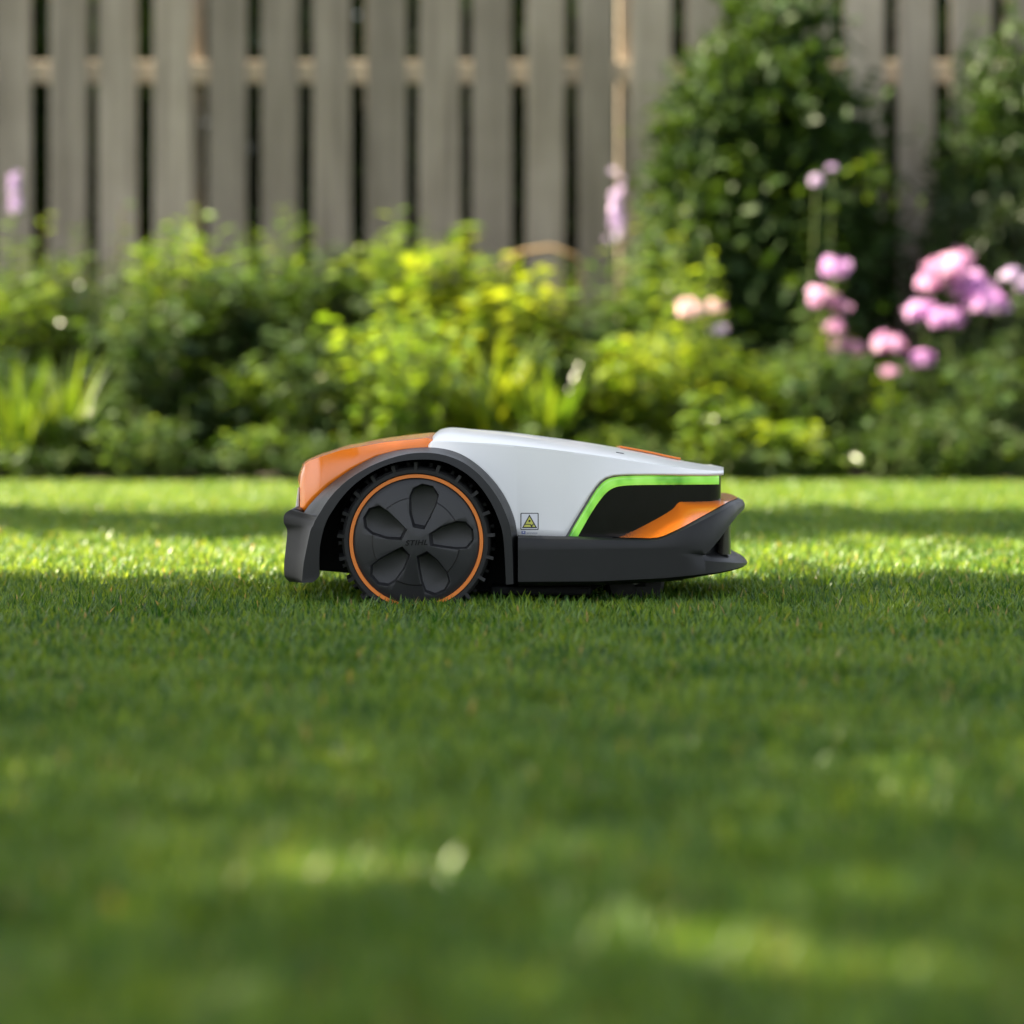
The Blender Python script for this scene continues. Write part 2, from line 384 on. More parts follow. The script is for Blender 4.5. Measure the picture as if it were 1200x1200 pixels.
# ------------------------------------------------------------------ plants
def hedge(name, x0, x1, y0, y1, h, n, leaf, mat, label, seed, cat='hedge'):
    g = np.random.default_rng(seed); t = tag(empty(name, ((x0 + x1) / 2, (y0 + y1) / 2, 0)), label, cat); w, dpt = x1 - x0, y1 - y0
    pos = np.stack([(g.random(n) - .5) * w, (g.random(n) - .5) * dpt, h * g.random(n) ** .9], 1)
    pos[:, 2] *= 1 + .06 * np.sin(pos[:, 0] * 4)
    leaf_obj('foliage', pos, g.normal(size=(n, 3)), g.normal(size=(n, 3)), leaf * (.6 + .8 * g.random(n)), leaf * .5 * (.6 + .8 * g.random(n)), g.random(n), mat, t)
    st = [([(x, 0, 0), (x + .05, .02, h * .5), (x - .04, 0, h * .9)], [.03, .02, .008]) for x in np.linspace(-w / 2 + .1, w / 2 - .1, int(w / .45) + 2)]
    tubes_obj('trunk', st, M['bark'], t); return t

hedge('hedge', -4.6, 4.6, FENCE_Y + .35, FENCE_Y + 1.5, 2.5, 60000, 0.13, M['leaf_deep'], 'dark green hedge growing behind the plank fence', 11)

def leafy(px, py_top, yw, rad, mat, label, cat='plant', group=None, stems=16, per=22, leaf=0.07, lw=0.42, droop=0.35, seed=0, name='leafy_plant', low=0.1, spread=1.0, stem_mat='stem', bias=0.0, curl=.15):
    """upright stems that carry leaves from near the ground to the top"""
    yw = bed_y(yw); g = np.random.default_rng(1000 + seed); top = P(px, py_top, yw); h = top.z
    t = tag(empty(name, (top.x, yw, 0.03)), label, cat, group)
    paths, pos, d, up = [], [], [], []
    for s in range(stems):
        a = g.random() * 2 * math.pi; r = rad * math.sqrt(g.random()) * spread; hh = h * (1 - .22 * (r / rad) ** 1.5) * g.uniform(.80, 1.10)
        b0 = np.array((math.cos(a), math.sin(a), 0)) * r * .35; e = np.array((math.cos(a) * r, math.sin(a) * r, hh))
        m_ = b0 * .6 + e * .4 + (0, 0, hh * .12); pts = [b0, m_, e]; paths.append((pts, [.006, .005, .002]))
        for k in range(per):
            u = low + (1 - low) * ((k + g.random()) / per); q = (1 - u) ** 2 * b0 + 2 * u * (1 - u) * m_ + u * u * e
            an = k * 2.4 + g.random() * .8; o = np.array((math.cos(an), math.sin(an), g.uniform(-droop, .55)))
            pos.append(q + o * .01); d.append(o); up.append((g.normal() * .35, g.normal() * .35, 1))
    n = len(pos); sz = leaf * g.uniform(.55, 1.2, n)
    leaf_obj('foliage', np.array(pos), np.array(d), np.array(up), sz, sz * lw, np.clip(g.random(n) + bias, 0, 1), mat, t, curl)
    tubes_obj('stem', paths, M[stem_mat], t, 4); t['_h'] = h; return t

def strappy(px, py_top, yw, rad, mat, label, group=None, n=60, width=0.016, seed=0, arch=.5, name='strap_leaf_plant', cat='plant'):
    """long arching strap leaves from one crown"""
    yw = bed_y(yw); g = np.random.default_rng(2000 + seed); top = P(px, py_top, yw); t = tag(empty(name, (top.x, yw, .03)), label, cat, group); h = top.z
    V = np.zeros((n, 14, 3)); T = []
    for k in range(6): T += [(2 * k, 2 * k + 1, 2 * k + 3), (2 * k, 2 * k + 3, 2 * k + 2)]
    for i in range(n):
        a = g.random() * 2 * math.pi; L = h * g.uniform(.7, 1.25); out = rad * g.uniform(.3, 1.1); w = width * g.uniform(.7, 1.2); da = np.array((math.cos(a), math.sin(a), 0)); sd = np.array((-da[1], da[0], 0)); ar = arch * g.uniform(.2, 1.1)
        for k in range(7):
            u = k / 6; p = da * (.03 + out * u ** 1.5) + np.array((0, 0, L * (u - ar * u ** 2.6 * .6))); ww = w * (1 - u ** 2.2) + .0008
            V[i, 2 * k] = p - sd * ww; V[i, 2 * k + 1] = p + sd * ww
    link(bpy.data.objects.new('foliage', tri_mesh('foliage', V, np.array(T), g.random(n), mat)), t); return t

def flower_head(parent, c, r, mat, seed, flat=.8, n=None, tall=False):
    """a dome or spike of small five-petalled florets"""
    g = np.random.default_rng(3000 + seed); n = n or int(34 + 40 * r / .1)
    u = unit(g.normal(size=(n, 3))); u[:, 2] = np.abs(u[:, 2]) * 1.0 - .25 * g.random(n); u = unit(u)
    rr = np.array((r, r, r * flat)) if not tall else np.array((r, r, r * 3.6))
    if tall: u[:, 2] = g.uniform(-1, 1, n); u[:, :2] *= (1.05 - .45 * (u[:, 2:] + 1) * .5)
    lob = unit(g.normal(size=(7, 3))); bulge = 1 - .52 * np.clip(1.15 - (u @ lob.T).max(1), 0, .5)[:, None] * 2
    cen = np.array(c) + u * rr * bulge * g.uniform(.62, 1.2, (n, 1)); nr = unit(u + g.normal(size=(n, 3)) * .3)
    fs = r * .30 if not tall else r * .55
    a = unit(np.cross(nr, g.normal(size=(n, 3)))); b_ = np.cross(nr, a); V = np.zeros((n, 16, 3)); T = []
    V[:, 0] = cen - nr * fs * .12
    for k in range(5):
        for j, (an, rad, lift) in enumerate(((-.5, .75, .05), (0, 1.05, .14), (.5, .75, .05))):
            th = 2 * math.pi * k / 5 + an; V[:, 1 + 3 * k + j] = cen + (a * math.cos(th) + b_ * math.sin(th)) * fs * rad + nr * fs * lift
        T += [(0, 1 + 3 * k, 2 + 3 * k), (0, 2 + 3 * k, 3 + 3 * k)]
    link(bpy.data.objects.new('flower_head', tri_mesh('flower_head', V, np.array(T), g.random(n), mat)), parent)

def flowering(px, py_top, yw, rad, heads, mat_leaf, label, seed, petal='petal_pink', group=None, tall=False, name='phlox_plant', leaf=.075, stems=10, per=18, hgt=None, lw=.3):
    """a leafy clump whose flower stems end in the listed heads (px, py, radius px, depth)"""
    t = leafy(px, py_top, yw, rad, M[mat_leaf], label, 'flower', group, stems, per, leaf, lw, .3, seed, name)
    yw = bed_y(yw); base = np.array(t.location); paths, pos, d, up = [], [], [], []; g = np.random.default_rng(4000 + seed)
    for i, (hx, hy, hr, dy, *pet) in enumerate(heads):
        c = np.array(P(hx, hy, yw + dy)) - base; r = hr * 1.15 * S * (CAM_D + yw + dy) / CAM_D
        b0 = np.array((c[0] * .35, c[1] * .4, 0)); mid = b0 * .45 + c * .55 + (g.normal() * .02, 0, 0)
        paths.append(([b0, mid, c], [.007, .006, .004]))
        for k in range(26):
            u = .3 + .64 * k / 26; q = (1 - u) ** 2 * b0 + 2 * u * (1 - u) * mid + u * u * c; an = k * 1.571 + g.normal() * .3
            o = np.array((math.cos(an), math.sin(an), g.uniform(-.1, .5))); pos.append(q + o * .006); d.append(o); up.append((g.normal() * .3, g.normal() * .3, 1))
        flower_head(t, c, r, M[pet[0] if pet else petal], seed * 20 + i, tall=tall)
    n = len(pos); sz = leaf * g.uniform(.7, 1.2, n)
    leaf_obj('stem_leaf', np.array(pos), np.array(d), np.array(up), sz, sz * lw, g.random(n), M[mat_leaf], t)
    tubes_obj('flower_stem', paths, M['stem'], t, 4); return t

# back row, against the fence
def blob_shrub(px, py_top, yw, rx, ry, n, nc, leaf, lw, mat, label, seed, name='evergreen_shrub', cat='shrub', clump=.17, boxy=1.0):
    """dense crown of leaf clumps from the ground up"""
    g = np.random.default_rng(6000 + seed); h = P(px, py_top, yw).z; t = tag(empty(name, (P(px, 0, yw).x, yw, .03)), label, cat)
    u = unit(g.normal(size=(nc, 3))); u = np.sign(u) * np.abs(u) ** boxy * (g.random((nc, 1)) ** .3); c = u * (rx, ry, h * .52) + (0, 0, h * .47)
    i = g.integers(0, nc, n); pos = c[i] + g.normal(size=(n, 3)) * clump * (.5, .5, .45); pos[:, 2] = np.maximum(pos[:, 2], .03)
    d = unit(u)[i] * .7 + g.normal(size=(n, 3)) * .8; leaf_obj('foliage', pos, d, g.normal(size=(n, 3)) * .7 + (0, 0, 1), leaf * g.uniform(.6, 1.25, n), leaf * lw * g.uniform(.7, 1.2, n), np.clip(g.random(n) * .7 + g.random(nc)[i] * .3, 0, 1), mat, t)
    paths = [([(0, 0, 0), (c_[0] * .3, c_[1] * .3, c_[2] * .5), tuple(c_)], [.018, .012, .004]) for c_ in c[:: max(1, nc // 24)]]
    tubes_obj('branch', paths, M['bark'], t); return t
shrub_ = blob_shrub(908, -10, 7.86, .36, .28, 16000, 240, .085, .45, M['leaf_deep'], 'tall dark evergreen shrub hiding the fence planks', 1)
blob_shrub(842, 110, 7.9, .24, .2, 6000, 110, .075, .45, M['leaf_deep'], 'narrower dark shrub beside the tall evergreen shrub', 2)
blob_shrub(1180, 225, 7.6, .30, .30, 17000, 260, .045, .3, M['leaf_conifer'], 'rounded dense dark conifer bush beside the bare fence plank', 4, 'clipped_conifer', 'bush', .075, .6)
blob_shrub(1180, 60, 7.95, .22, .14, 6000, 110, .07, .5, M['leaf_deep'], 'dark climbing shrub on the fence above the conifer bush', 7, 'climbing_shrub')
g_ = np.random.default_rng(91); n_ = 46; c_ = np.array(P(1020, 215, 7.5)) - np.array(shrub_.location)          # sunlit tips of the evergreen shrub, sunlight put into the yellow leaf colour
tag(leaf_obj('sunlit_tip', c_ + g_.normal(size=(n_, 3)) * (.075, .05, .055), g_.normal(size=(n_, 3)) + (0, 0, .3), g_.normal(size=(n_, 3)) * .5 + (0, 0, 1), .06 * g_.uniform(.6, 1.2, n_), .035 * g_.uniform(.6, 1.2, n_), g_.random(n_), M['leaf_yellow'], shrub_), kind='stuff')
tubes_obj('branch', [([(0, 0, c_[2] * .8), tuple(c_ * (.6, .6, .95)), tuple(c_)], [.008, .006, .003])], M['bark'], shrub_)

GB = 'green perennials filling the middle of the flower bed'
row = [  # px, py_top, depth, radius, leaf material, leaf length, leaf width ratio, stems, per
    (30, 300, 7.55, .24, 'leaf_mid', .085, .35, 18, 24), (95, 300, 7.65, .22, 'leaf_blue', .07, .4, 16, 22),
    (150, 330, 7.5, .20, 'leaf_blue', .06, .35, 14, 22), (215, 285, 7.6, .25, 'leaf_mid', .085, .5, 18, 24),
    (275, 315, 7.5, .22, 'leaf_deep', .085, .5, 18, 24), (330, 290, 7.65, .25, 'leaf_mid', .08, .45, 18, 24),
    (395, 300, 7.6, .24, 'leaf_deep', .08, .5, 18, 24), (450, 270, 7.7, .25, 'leaf_mid', .085, .5, 18, 24),
    (540, 298, 7.55, .30, 'leaf_bright', .085, .55, 24, 26), (600, 325, 7.45, .24, 'leaf_bright', .08, .5, 18, 24),
    (700, 370, 7.5, .22, 'leaf_deep', .085, .5, 18, 24), (760, 330, 7.6, .22, 'leaf_mid', .08, .4, 16, 24),
    (790, 400, 7.3, .24, 'leaf_bright', .08, .35, 18, 24), (860, 420, 7.4, .22, 'leaf_mid', .08, .4, 16, 24),
    (925, 430, 7.5, .24, 'leaf_blue', .08, .35, 16, 24), (1010, 430, 7.55, .24, 'leaf_deep', .08, .4, 18, 24),
    (1120, 440, 7.5, .26, 'leaf_deep', .08, .35, 18, 24), (1185, 410, 7.4, .24, 'leaf_deep', .08, .4, 18, 24)]
ROWL = ['mid green perennial behind the strap leaves and the pale pink spike', 'dull bluish perennial between two strap leaf clumps and the fence', 'low bluish perennial beside the tall thin yellow green shoots',
        'mid green perennial under the tall thin yellow green shoots', 'dark perennial right of the tall thin shoots, above the mower tail', 'mid green perennial before the fence, above the orange rear cover',
        'dark perennial beside the short yellow green shoots', 'mid green perennial under the short yellow green shoots', 'broadest lime green perennial, tallest of the bright ones', 'narrower lime green perennial beside the dry arching stalk',
        'dark perennial below the single pale lilac spike', 'mid green perennial between lilac spike and pale peach flowers', 'lime green perennial below the pale peach flowers', 'mid green perennial at the foot of the dark evergreen shrub',
        'bluish perennial between the evergreen shrub and the pink phlox', 'dark perennial behind the phlox with stacked pink heads', 'dark perennial beneath the big magenta phlox cluster', 'dark perennial in front of the rounded conifer bush']
for i, (px, py, yw, rd, mt, lf, lw, st, pr) in enumerate(row):
    lab = ROWL[i]
    leafy(px, py - 6, yw, rd, M[mt], lab, 'plant', GB, int(st * 2.1), int(pr * 1.35), lf, lw, .35, 10 + i)
# middle and front
GF = 'low plants along the lawn edge'
front = [(20, 440, 7.1, .2, 'leaf_deep', .07), (110, 455, 7.05, .2, 'leaf_deep', .07), (165, 400, 7.2, .22, 'leaf_deep', .08), (235, 440, 7.1, .22, 'leaf_deep', .075),
         (300, 430, 7.15, .22, 'leaf_mid', .075), (370, 440, 7.1, .2, 'leaf_deep', .07), (430, 380, 7.2, .22, 'leaf_bright', .08), (480, 425, 7.1, .2, 'leaf_mid', .075),
         (640, 440, 7.15, .2, 'leaf_deep', .075), (690, 450, 7.1, .2, 'leaf_deep', .07), (760, 455, 7.05, .2, 'leaf_bright', .075), (840, 470, 7.05, .2, 'leaf_mid', .07),
         (905, 480, 7.0, .18, 'leaf_bright', .06), (960, 475, 7.05, .2, 'leaf_deep', .07), (1030, 480, 7.05, .2, 'leaf_deep', .07), (1100, 485, 7.05, .2, 'leaf_deep', .06), (1170, 480, 7.0, .2, 'leaf_deep', .065)]
FRONTL = ['low dark plant among the strap leaves at the lawn edge', 'low dark plant beside the strap leaf clump', 'low dark plant before the low bluish perennial', 'low dark plant before the tall thin shoots',
          'low green plant at the lawn edge behind the mower tail', 'low dark plant behind the orange rear cover', 'low bright plant beside the loose yellow green plant', 'low green plant between the yellow green plant and the daylilies',
          'low dark plant between two daylily clumps', 'low dark plant at the foot of the upright daylily', 'low bright plant between upright daylily and pale peach flowers', 'low green plant behind the mower nose',
          'low bright plant beside the low yellow leaved plant', 'low dark plant before the phlox with stacked heads', 'low dark plant before the phlox with three heads', 'low dark plant before the big magenta phlox', 'low dark plant before the conifer bush']
for i, (px, py, yw, rd, mt, lf) in enumerate(front):
    lab = FRONTL[i]
    leafy(px, py - 12 + 55 * math.sin(i * 2.3), yw + .05 * math.cos(i * 1.9), rd, M[mt], lab, 'plant', GF, 24, 26, lf, .45, .5, 40 + i, 'edging_plant', .05)
for i, px in enumerate(range(-30, 1240, 46)):
    leafy(px + random.uniform(-12, 12), random.uniform(490, 548), 6.9 + random.uniform(-.03, .05), .14, M[('leaf_deep', 'leaf_mid', 'leaf_deep')[i % 3]],
          'small dark tufted plant on the very edge of the lawn' if i % 3 != 1 else 'small green tufted plant on the very edge of the lawn', 'plant', 'tufts edging the lawn', 12, 12, .05, .5, .5, 70 + i, 'tufted_plant', .05)

GS = 'strap leaf clumps in the bed'
strappy(75, 425, 7.0, .18, M['leaf_mid'], 'green strap leaf clump under the bluish perennials', GS, 40, .011, 1, .4)
strappy(20, 430, 6.98, .18, M['leaf_mid'], 'green strap leaf clump under the pale flower spike', GS, 40, .011, 2, .4)
strappy(575, 395, 7.1, .32, M['leaf_bright'], 'bright arching daylily clump below the lime green perennials', GS, 80, .014, 3, .75, 'daylily_plant')
strappy(735, 400, 7.15, .25, M['leaf_bright'], 'bright upright daylily clump beside the lime green perennials', GS, 70, .013, 4, .5, 'daylily_plant')
strappy(640, 430, 7.0, .25, M['leaf_mid'], 'green daylily clump between the two bright ones', GS, 60, .013, 5, .6, 'daylily_plant')
leafy(205, 205, 7.75, .17, M['leaf_yellow'], 'tall thin yellow green shoots rising against the fence', 'plant', None, 7, 20, .07, .5, .3, 120, 'tall_shoot_plant', .45)
leafy(440, 262, 7.72, .12, M['leaf_yellow'], 'short yellow green shoots above the mid green perennials', 'plant', None, 5, 16, .06, .5, .3, 121, 'tall_shoot_plant', .5)
leafy(465, 352, 7.0, .30, M['leaf_yellow'], 'loose yellow green plant in the middle of the bed', 'plant', None, 26, 18, .06, .6, .3, 122, 'yellow_leaf_plant', .2)
leafy(800, 275, 7.3, .17, M['leaf_yellow'], 'tall yellow green stalks beside the pale pink flowers', 'plant', None, 9, 26, .06, .35, .3, 123, 'tall_shoot_plant', .25)
leafy(930, 505, 6.95, .14, M['leaf_yellow'], 'low yellow leaved plant in front of the phlox', 'plant', None, 10, 14, .05, .6, .4, 124, 'yellow_leaf_plant', .1)

for i, (px, py, mt, sm, lab) in enumerate([(62, 232, 'leaf_mid', 'stem_brown', 'wispy stems rising beside the pale pink spike'), (128, 222, 'leaf_blue', 'stem_brown', 'wispy bluish stems with brown stalks against the fence'),
        (318, 246, 'leaf_mid', 'stem', 'wispy green stems above the dark perennials'), (508, 236, 'leaf_bright', 'stem', 'wispy bright stems above the broadest lime green perennial'),
        (655, 300, 'leaf_mid', 'stem_brown', 'wispy stems beside the dry arching stalk'), (770, 215, 'leaf_bright', 'stem', 'wispy bright stems beside the pale lilac spike')]):
    leafy(px, py, 7.66, .15, M[mt], lab, 'plant', None, 6, 22, .055, .4, .3, 140 + i, 'wispy_plant', .35, 1.0, sm)
# flowers
flowering(1125, 420, 7.3, .2, [(1112, 318, 30, .0, 'petal_pink'), (1135, 338, 26, .05, 'petal_magenta'), (1152, 356, 27, -.05, 'petal_magenta'), (1082, 368, 20, .03, 'petal_magenta'), (1112, 376, 22, -.06, 'petal_magenta'), (1090, 335, 16, .06, 'petal_pink'), (1172, 362, 13, 0, 'petal_magenta')],
          'leaf_deep', 'tall phlox with a big cluster of magenta pink flower heads', 1)
flowering(985, 440, 7.3, .18, [(976, 318, 19, .05, 'petal_magenta'), (965, 352, 20, 0, 'petal_pink'), (985, 362, 13, .03, 'petal_pink'), (977, 384, 14, -.03, 'petal_pink'), (985, 408, 18, 0, 'petal_pink'), (1002, 410, 15, .03, 'petal_pink')],
          'leaf_mid', 'phlox with pink flower heads stacked up one stem', 2)
flowering(1055, 450, 7.25, .18, [(1040, 406, 19, 0, 'petal_pink'), (1043, 437, 11, -.05, 'petal_pink'), (1080, 424, 17, .03, 'petal_magenta')],
          'leaf_mid', 'lower phlox with three small pink flower heads', 3)
flowering(1200, 400, 7.35, .15, [(1186, 324, 12, 0, 'petal_lilac'), (1200, 336, 14, .04, 'petal_lilac'), (1215, 345, 14, .04, 'petal_lilac')], 'leaf_deep', 'phlox with pale lilac heads beside the conifer bush', 4)
flowering(820, 420, 7.2, .15, [(810, 366, 20, 0, 'petal_pale'), (838, 362, 12, .05, 'petal_pale'), (843, 388, 11, .0, 'petal_lilac')], 'leaf_bright', 'pale peach pink flowers among yellow green stalks', 5, name='pale_flower_plant')
flowering(722, 380, 7.55, .12, [(722, 248, 10, 0)], 'leaf_mid', 'single pale lilac flower spike against the grey fence', 6, 'petal_lilac', None, True, 'flower_spike_plant')
flowering(17, 330, 7.55, .12, [(17, 222, 9, 0)], 'leaf_mid', 'single pale pink flower spike over the strap leaves', 7, 'petal_lilac', None, True, 'flower_spike_plant')
flowering(955, 330, 7.5, .1, [(957, 213, 10, 0), (975, 198, 6, 0)], 'leaf_deep', 'pale lilac blossom over the dark evergreen shrub', 8, 'petal_lilac', None, False, 'flower_spike_plant')
t = tag(empty('dry_stalk', (P(560, 0, 7.4).x, 7.4, .03)), 'dry straw coloured stalk arching above the daylilies', 'stalk')
pp = [np.array(P(x, y, 7.4)) - np.array(t.location) for x, y in ((540, 480), (560, 400), (580, 322), (607, 296), (645, 290), (672, 299), (686, 313))]
pp[0][2] = 0; tubes_obj('stalk', [([tuple(q) for q in pp], [.003, .003, .004, .007, .008, .007, .003])], M['straw'], t, 6)

# ------------------------------------------------------------------ lawn blades
def tuft(i, n=130, rad=.065):
    g = np.random.default_rng(500 + i); V = np.zeros((n, 7, 3)); tris = np.array([(0, 1, 3), (0, 3, 2), (2, 3, 5), (2, 5, 4), (4, 5, 6)])
    for k in range(n):
        a, r = g.random() * 2 * math.pi, rad * math.sqrt(g.random()); base = np.array((r * math.cos(a), r * math.sin(a), -.003))
        h = g.uniform(.018, .034) * (1.15 if g.random() < .08 else 1); th = g.random() * 2 * math.pi; dr = np.array((math.cos(th), math.sin(th), 0)); sd = np.array((-dr[1], dr[0], 0))
        lean = h * g.uniform(.05, .75); bend = g.uniform(.0, .5); w = g.uniform(.0010, .0026)
        for j, u in enumerate((0, .4, .75)):
            p = base + dr * lean * u ** 1.7 + np.array((0, 0, h * (u - bend * .3 * u ** 2))); ww = w * (1 - .45 * u)
            V[k, 2 * j] = p - sd * ww; V[k, 2 * j + 1] = p + sd * ww
        V[k, 6] = base + dr * lean + np.array((0, 0, h * (1 - bend * .3)))
    tint = np.clip(g.normal(.40, .24, n), 0, .68); tint[g.random(n) < .012] = 1.3
    return bpy.data.objects.new('grass_tuft', tri_mesh('grass_tuft', V, tris, tint, M['grass']))
tufts = bpy.data.collections.new('grass_tufts')
for i in range(8): tufts.objects.link(tuft(i))
pts = []
def scatter(x0, x1, y0, y1, dens):
    n = int((x1 - x0) * (y1 - y0) * dens); return np.stack([RNG.uniform(x0, x1, n), RNG.uniform(y0, y1, n), np.zeros(n)], 1)
pts = np.concatenate([scatter(-1.7, 1.7, -4.2, 1.6, 430), scatter(-2.9, 2.9, 1.6, BED_Y + .12, 300), scatter(-4.5, -1.7, -4.2, 1.6, 200), scatter(1.7, 4.5, -4.2, 1.6, 200),
                      scatter(-5, -2.9, 1.6, BED_Y, 160), scatter(2.9, 5, 1.6, BED_Y, 160)])
pts = pts[pts[:, 1] < edge_y(pts[:, 0]) + RNG.normal(0, .02, len(pts))]
me = bpy.data.meshes.new('lawn_grass'); me.vertices.add(len(pts)); me.vertices.foreach_set('co', pts.reshape(-1).astype(np.float32)); me.update()
lawn = link(bpy.data.objects.new('lawn_grass', me)); tag(lawn, 'short mown green lawn grass around the mower', 'grass', None, 'stuff')
ng = bpy.data.node_groups.new('lawn_scatter', 'GeometryNodeTree')
ng.interface.new_socket('Geometry', in_out='INPUT', socket_type='NodeSocketGeometry'); ng.interface.new_socket('Geometry', in_out='OUTPUT', socket_type='NodeSocketGeometry')
gi, go = ng.nodes.new('NodeGroupInput'), ng.nodes.new('NodeGroupOutput')
iop = ng.nodes.new('GeometryNodeInstanceOnPoints'); ci = ng.nodes.new('GeometryNodeCollectionInfo')
ci.inputs['Collection'].default_value = tufts; ci.inputs['Separate Children'].default_value = True; ci.inputs['Reset Children'].default_value = True
mtp = ng.nodes.new('GeometryNodeMeshToPoints')
rv = ng.nodes.new('FunctionNodeRandomValue'); rv.data_type = 'FLOAT_VECTOR'; rv.inputs[0].default_value = (-.10, -.10, 0); rv.inputs[1].default_value = (.10, .10, 6.283)
rs = ng.nodes.new('FunctionNodeRandomValue'); rs.data_type = 'FLOAT'; rs.inputs[2].default_value = .75; rs.inputs[3].default_value = 1.32; rs.inputs['Seed'].default_value = 3
iop.inputs['Pick Instance'].default_value = True
ng.links.new(gi.outputs[0], mtp.inputs['Mesh']); ng.links.new(mtp.outputs[0], iop.inputs['Points']); ng.links.new(ci.outputs[0], iop.inputs['Instance'])
ng.links.new(rv.outputs[0], iop.inputs['Rotation']); ng.links.new(rs.outputs[1], iop.inputs['Scale']); ng.links.new(iop.outputs[0], go.inputs[0])
lawn.modifiers.new('scatter', 'NODES').node_group = ng; me.materials.append(M['grass'])

# ------------------------------------------------------------------ the robot mower
MID = 0.27                                              # world y of the mower's middle
ROOT = Vector((0, MID, 0))
mower = tag(empty('robot_mower', ROOT), 'white and orange robotic lawn mower with black wheel arches on the grass', 'robot mower')
def Q(px, py, yl): return P(px, py, yl + MID) - ROOT

W_HOOD = [(480, .214), (600, .222), (700, .219), (780, .207), (848, .185)]
HB = [(502, 526), (510, 526), (520, 527), (535, 531), (548, 537.5), (560, 546), (572, 557.5), (583, 571), (592, 586), (599, 602), (604, 618), (606, 628), (610, 629), (630, 630), (661, 631.5),
      (667, 621), (675, 607), (684, 592), (691, 580), (697, 571), (703, 564), (710, 559.3), (720, 556.6), (735, 555.6), (760, 555.2), (800, 555), (830, 554.8), (848, 553.6)]
HC = [(502, 520), (506, 517.5), (540, 518), (590, 521), (640, 526), (680, 531), (715, 536), (760, 543), (800, 548.6), (835, 551.6), (848, 551)]
HT = [(502, 503), (520, 501), (560, 503.5), (600, 507), (640, 512), (680, 517.5), (720, 524), (760, 531.5), (790, 538), (820, 543.5), (848, 547.5)]
HC = sorted(map(tuple, crom(HC, 8))); HT = sorted(map(tuple, crom(HT, 8))); W_HOOD = sorted(map(tuple, crom(W_HOOD, 8)))
def side_y(px, py):
    """lateral position of the hood's side wall"""
    w = interp(W_HOOD, px); f = (interp(HB, px) - py) / max(interp(HB, px) - interp(HC, px), 1e-6)
    return -(w - .012 * max(0, min(1, f)))

st = []
for a, c in zip(HB, HB[1:]):
    k = max(2, int((c[0] - a[0]) / 4))
    st += [(a[0] + (c[0] - a[0]) * j / k, a[1] + (c[1] - a[1]) * j / k) for j in range(k)]
st.append(HB[-1])
verts = []; NS, NT = 7, 14
for px, pb in st:
    w = interp(W_HOOD, px); pc, pt = interp(HC, px), interp(HT, px); pc = min(pc, pb - 1.2); sh = 17 * max(0, 1 - (px - 502) / 50)
    colm = [Q(px, pb + (pc - pb) * j, -(w - .012 * j)) for j in (0, .1, .3, .5, .7, .88, .96, 1)]
    c0 = colm[-1]; ct = Q(px + sh, pt, 0)
    # rounded shoulder, then the crowned top
    for j in range(1, NT + 1):
        u = (j / NT) ** 1.6; colm.append(Vector((c0.x + (ct.x - c0.x) * u, c0.y * (1 - u), c0.z + (ct.z - c0.z) * (1 - (1 - u) ** 2.1))))
    verts += colm + [Vector((v.x, -v.y, v.z)) for v in colm[-2::-1]]
nv = 2 * (NS + NT) + 1
hood = mesh_obj('hood', verts, grid_faces(len(st), nv), M['white'], mower, smooth=75)
hood.data.flip_normals() if hood.data.polygons[len(hood.data.polygons) // 2].normal.z < 0 else None
so = hood.modifiers.new('shell', 'SOLIDIFY'); so.thickness = .0045; so.offset = -1

# orange panel and the small slot on the hood's top
def top_patch(name, p0, p1, y0, y1, lift, mat, n=14):
    v = []
    for i in range(n):
        px = p0 + (p1 - p0) * i / (n - 1); pc, pt = interp(HC, px), interp(HT, px); w = interp(W_HOOD, px) - .012; c0, ct = Q(px, pc, -w), Q(px, pt, 0)
        for j in range(n):
            yl = y0 + (y1 - y0) * j / (n - 1); u = 1 - abs(yl) / w
            v.append((c0.x + (ct.x - c0.x) * u, yl, c0.z + (ct.z - c0.z) * (1 - (1 - u) ** 2.1) + lift))
    o = mesh_obj(name, v, grid_faces(n, n), mat, mower, smooth=40); m_ = o.modifiers.new('shell', 'SOLIDIFY'); m_.thickness = .003; m_.offset = -1 if o.data.polygons[0].normal.z > 0 else 1; return o
top_patch('top_panel', 727, 798, -.012, .10, .0042, M['orange'])
top_patch('slot', 722, 731, -.135, -.131, .0008, M['ink'], 4)

# orange rear cover
OB = [(351.5, 607), (364, 590), (384, 570), (410, 551), (440, 535), (470, 527), (505, 524.5), (535, 531)]
OC = [(351.5, 566), (353, 556), (357, 544), (362, 540.5), (372, 536.5), (400, 527.5), (450, 518.5), (503, 513), (509, 517), (535, 526)]
OT = [(351.5, 560), (353, 553), (357, 541.5), (361, 538), (372, 532.5), (400, 522.5), (440, 514.5), (480, 509.5), (507, 507), (516, 511), (535, 519)]
OW = [(351, .172), (357, .186), (375, .202), (420, .212), (500, .209), (512, .2), (540, .198)]
pxs = [351.5, 352, 353, 354, 355, 356, 357, 358.5, 360, 362, 365, 369] + list(np.linspace(374, 535, 44)); verts = []
for px in pxs:
    w = interp(OW, px); pb, pc, pt = interp(OB, px), interp(OC, px), interp(OT, px)
    colm = [Q(px, pb + (pc - pb) * j / NS, -(w - .010 * (j / NS) ** 2)) for j in range(NS + 1)]; c0 = colm[-1]; ct = Q(px, pt, 0)
    ct.x = c0.x - .012 * max(0, 1 - (px - 351) / 60)
    for j in range(1, NT + 1):
        u = j / NT; colm.append(Vector((c0.x + (ct.x - c0.x) * (1 - (1 - u) ** 2), c0.y * (1 - u), c0.z + (ct.z - c0.z) * (1 - (1 - u) ** 2.2))))
    verts += colm + [Vector((v.x, -v.y, v.z)) for v in colm[-2::-1]]
fs = grid_faces(len(pxs), nv); fs.append(tuple(range(nv)))
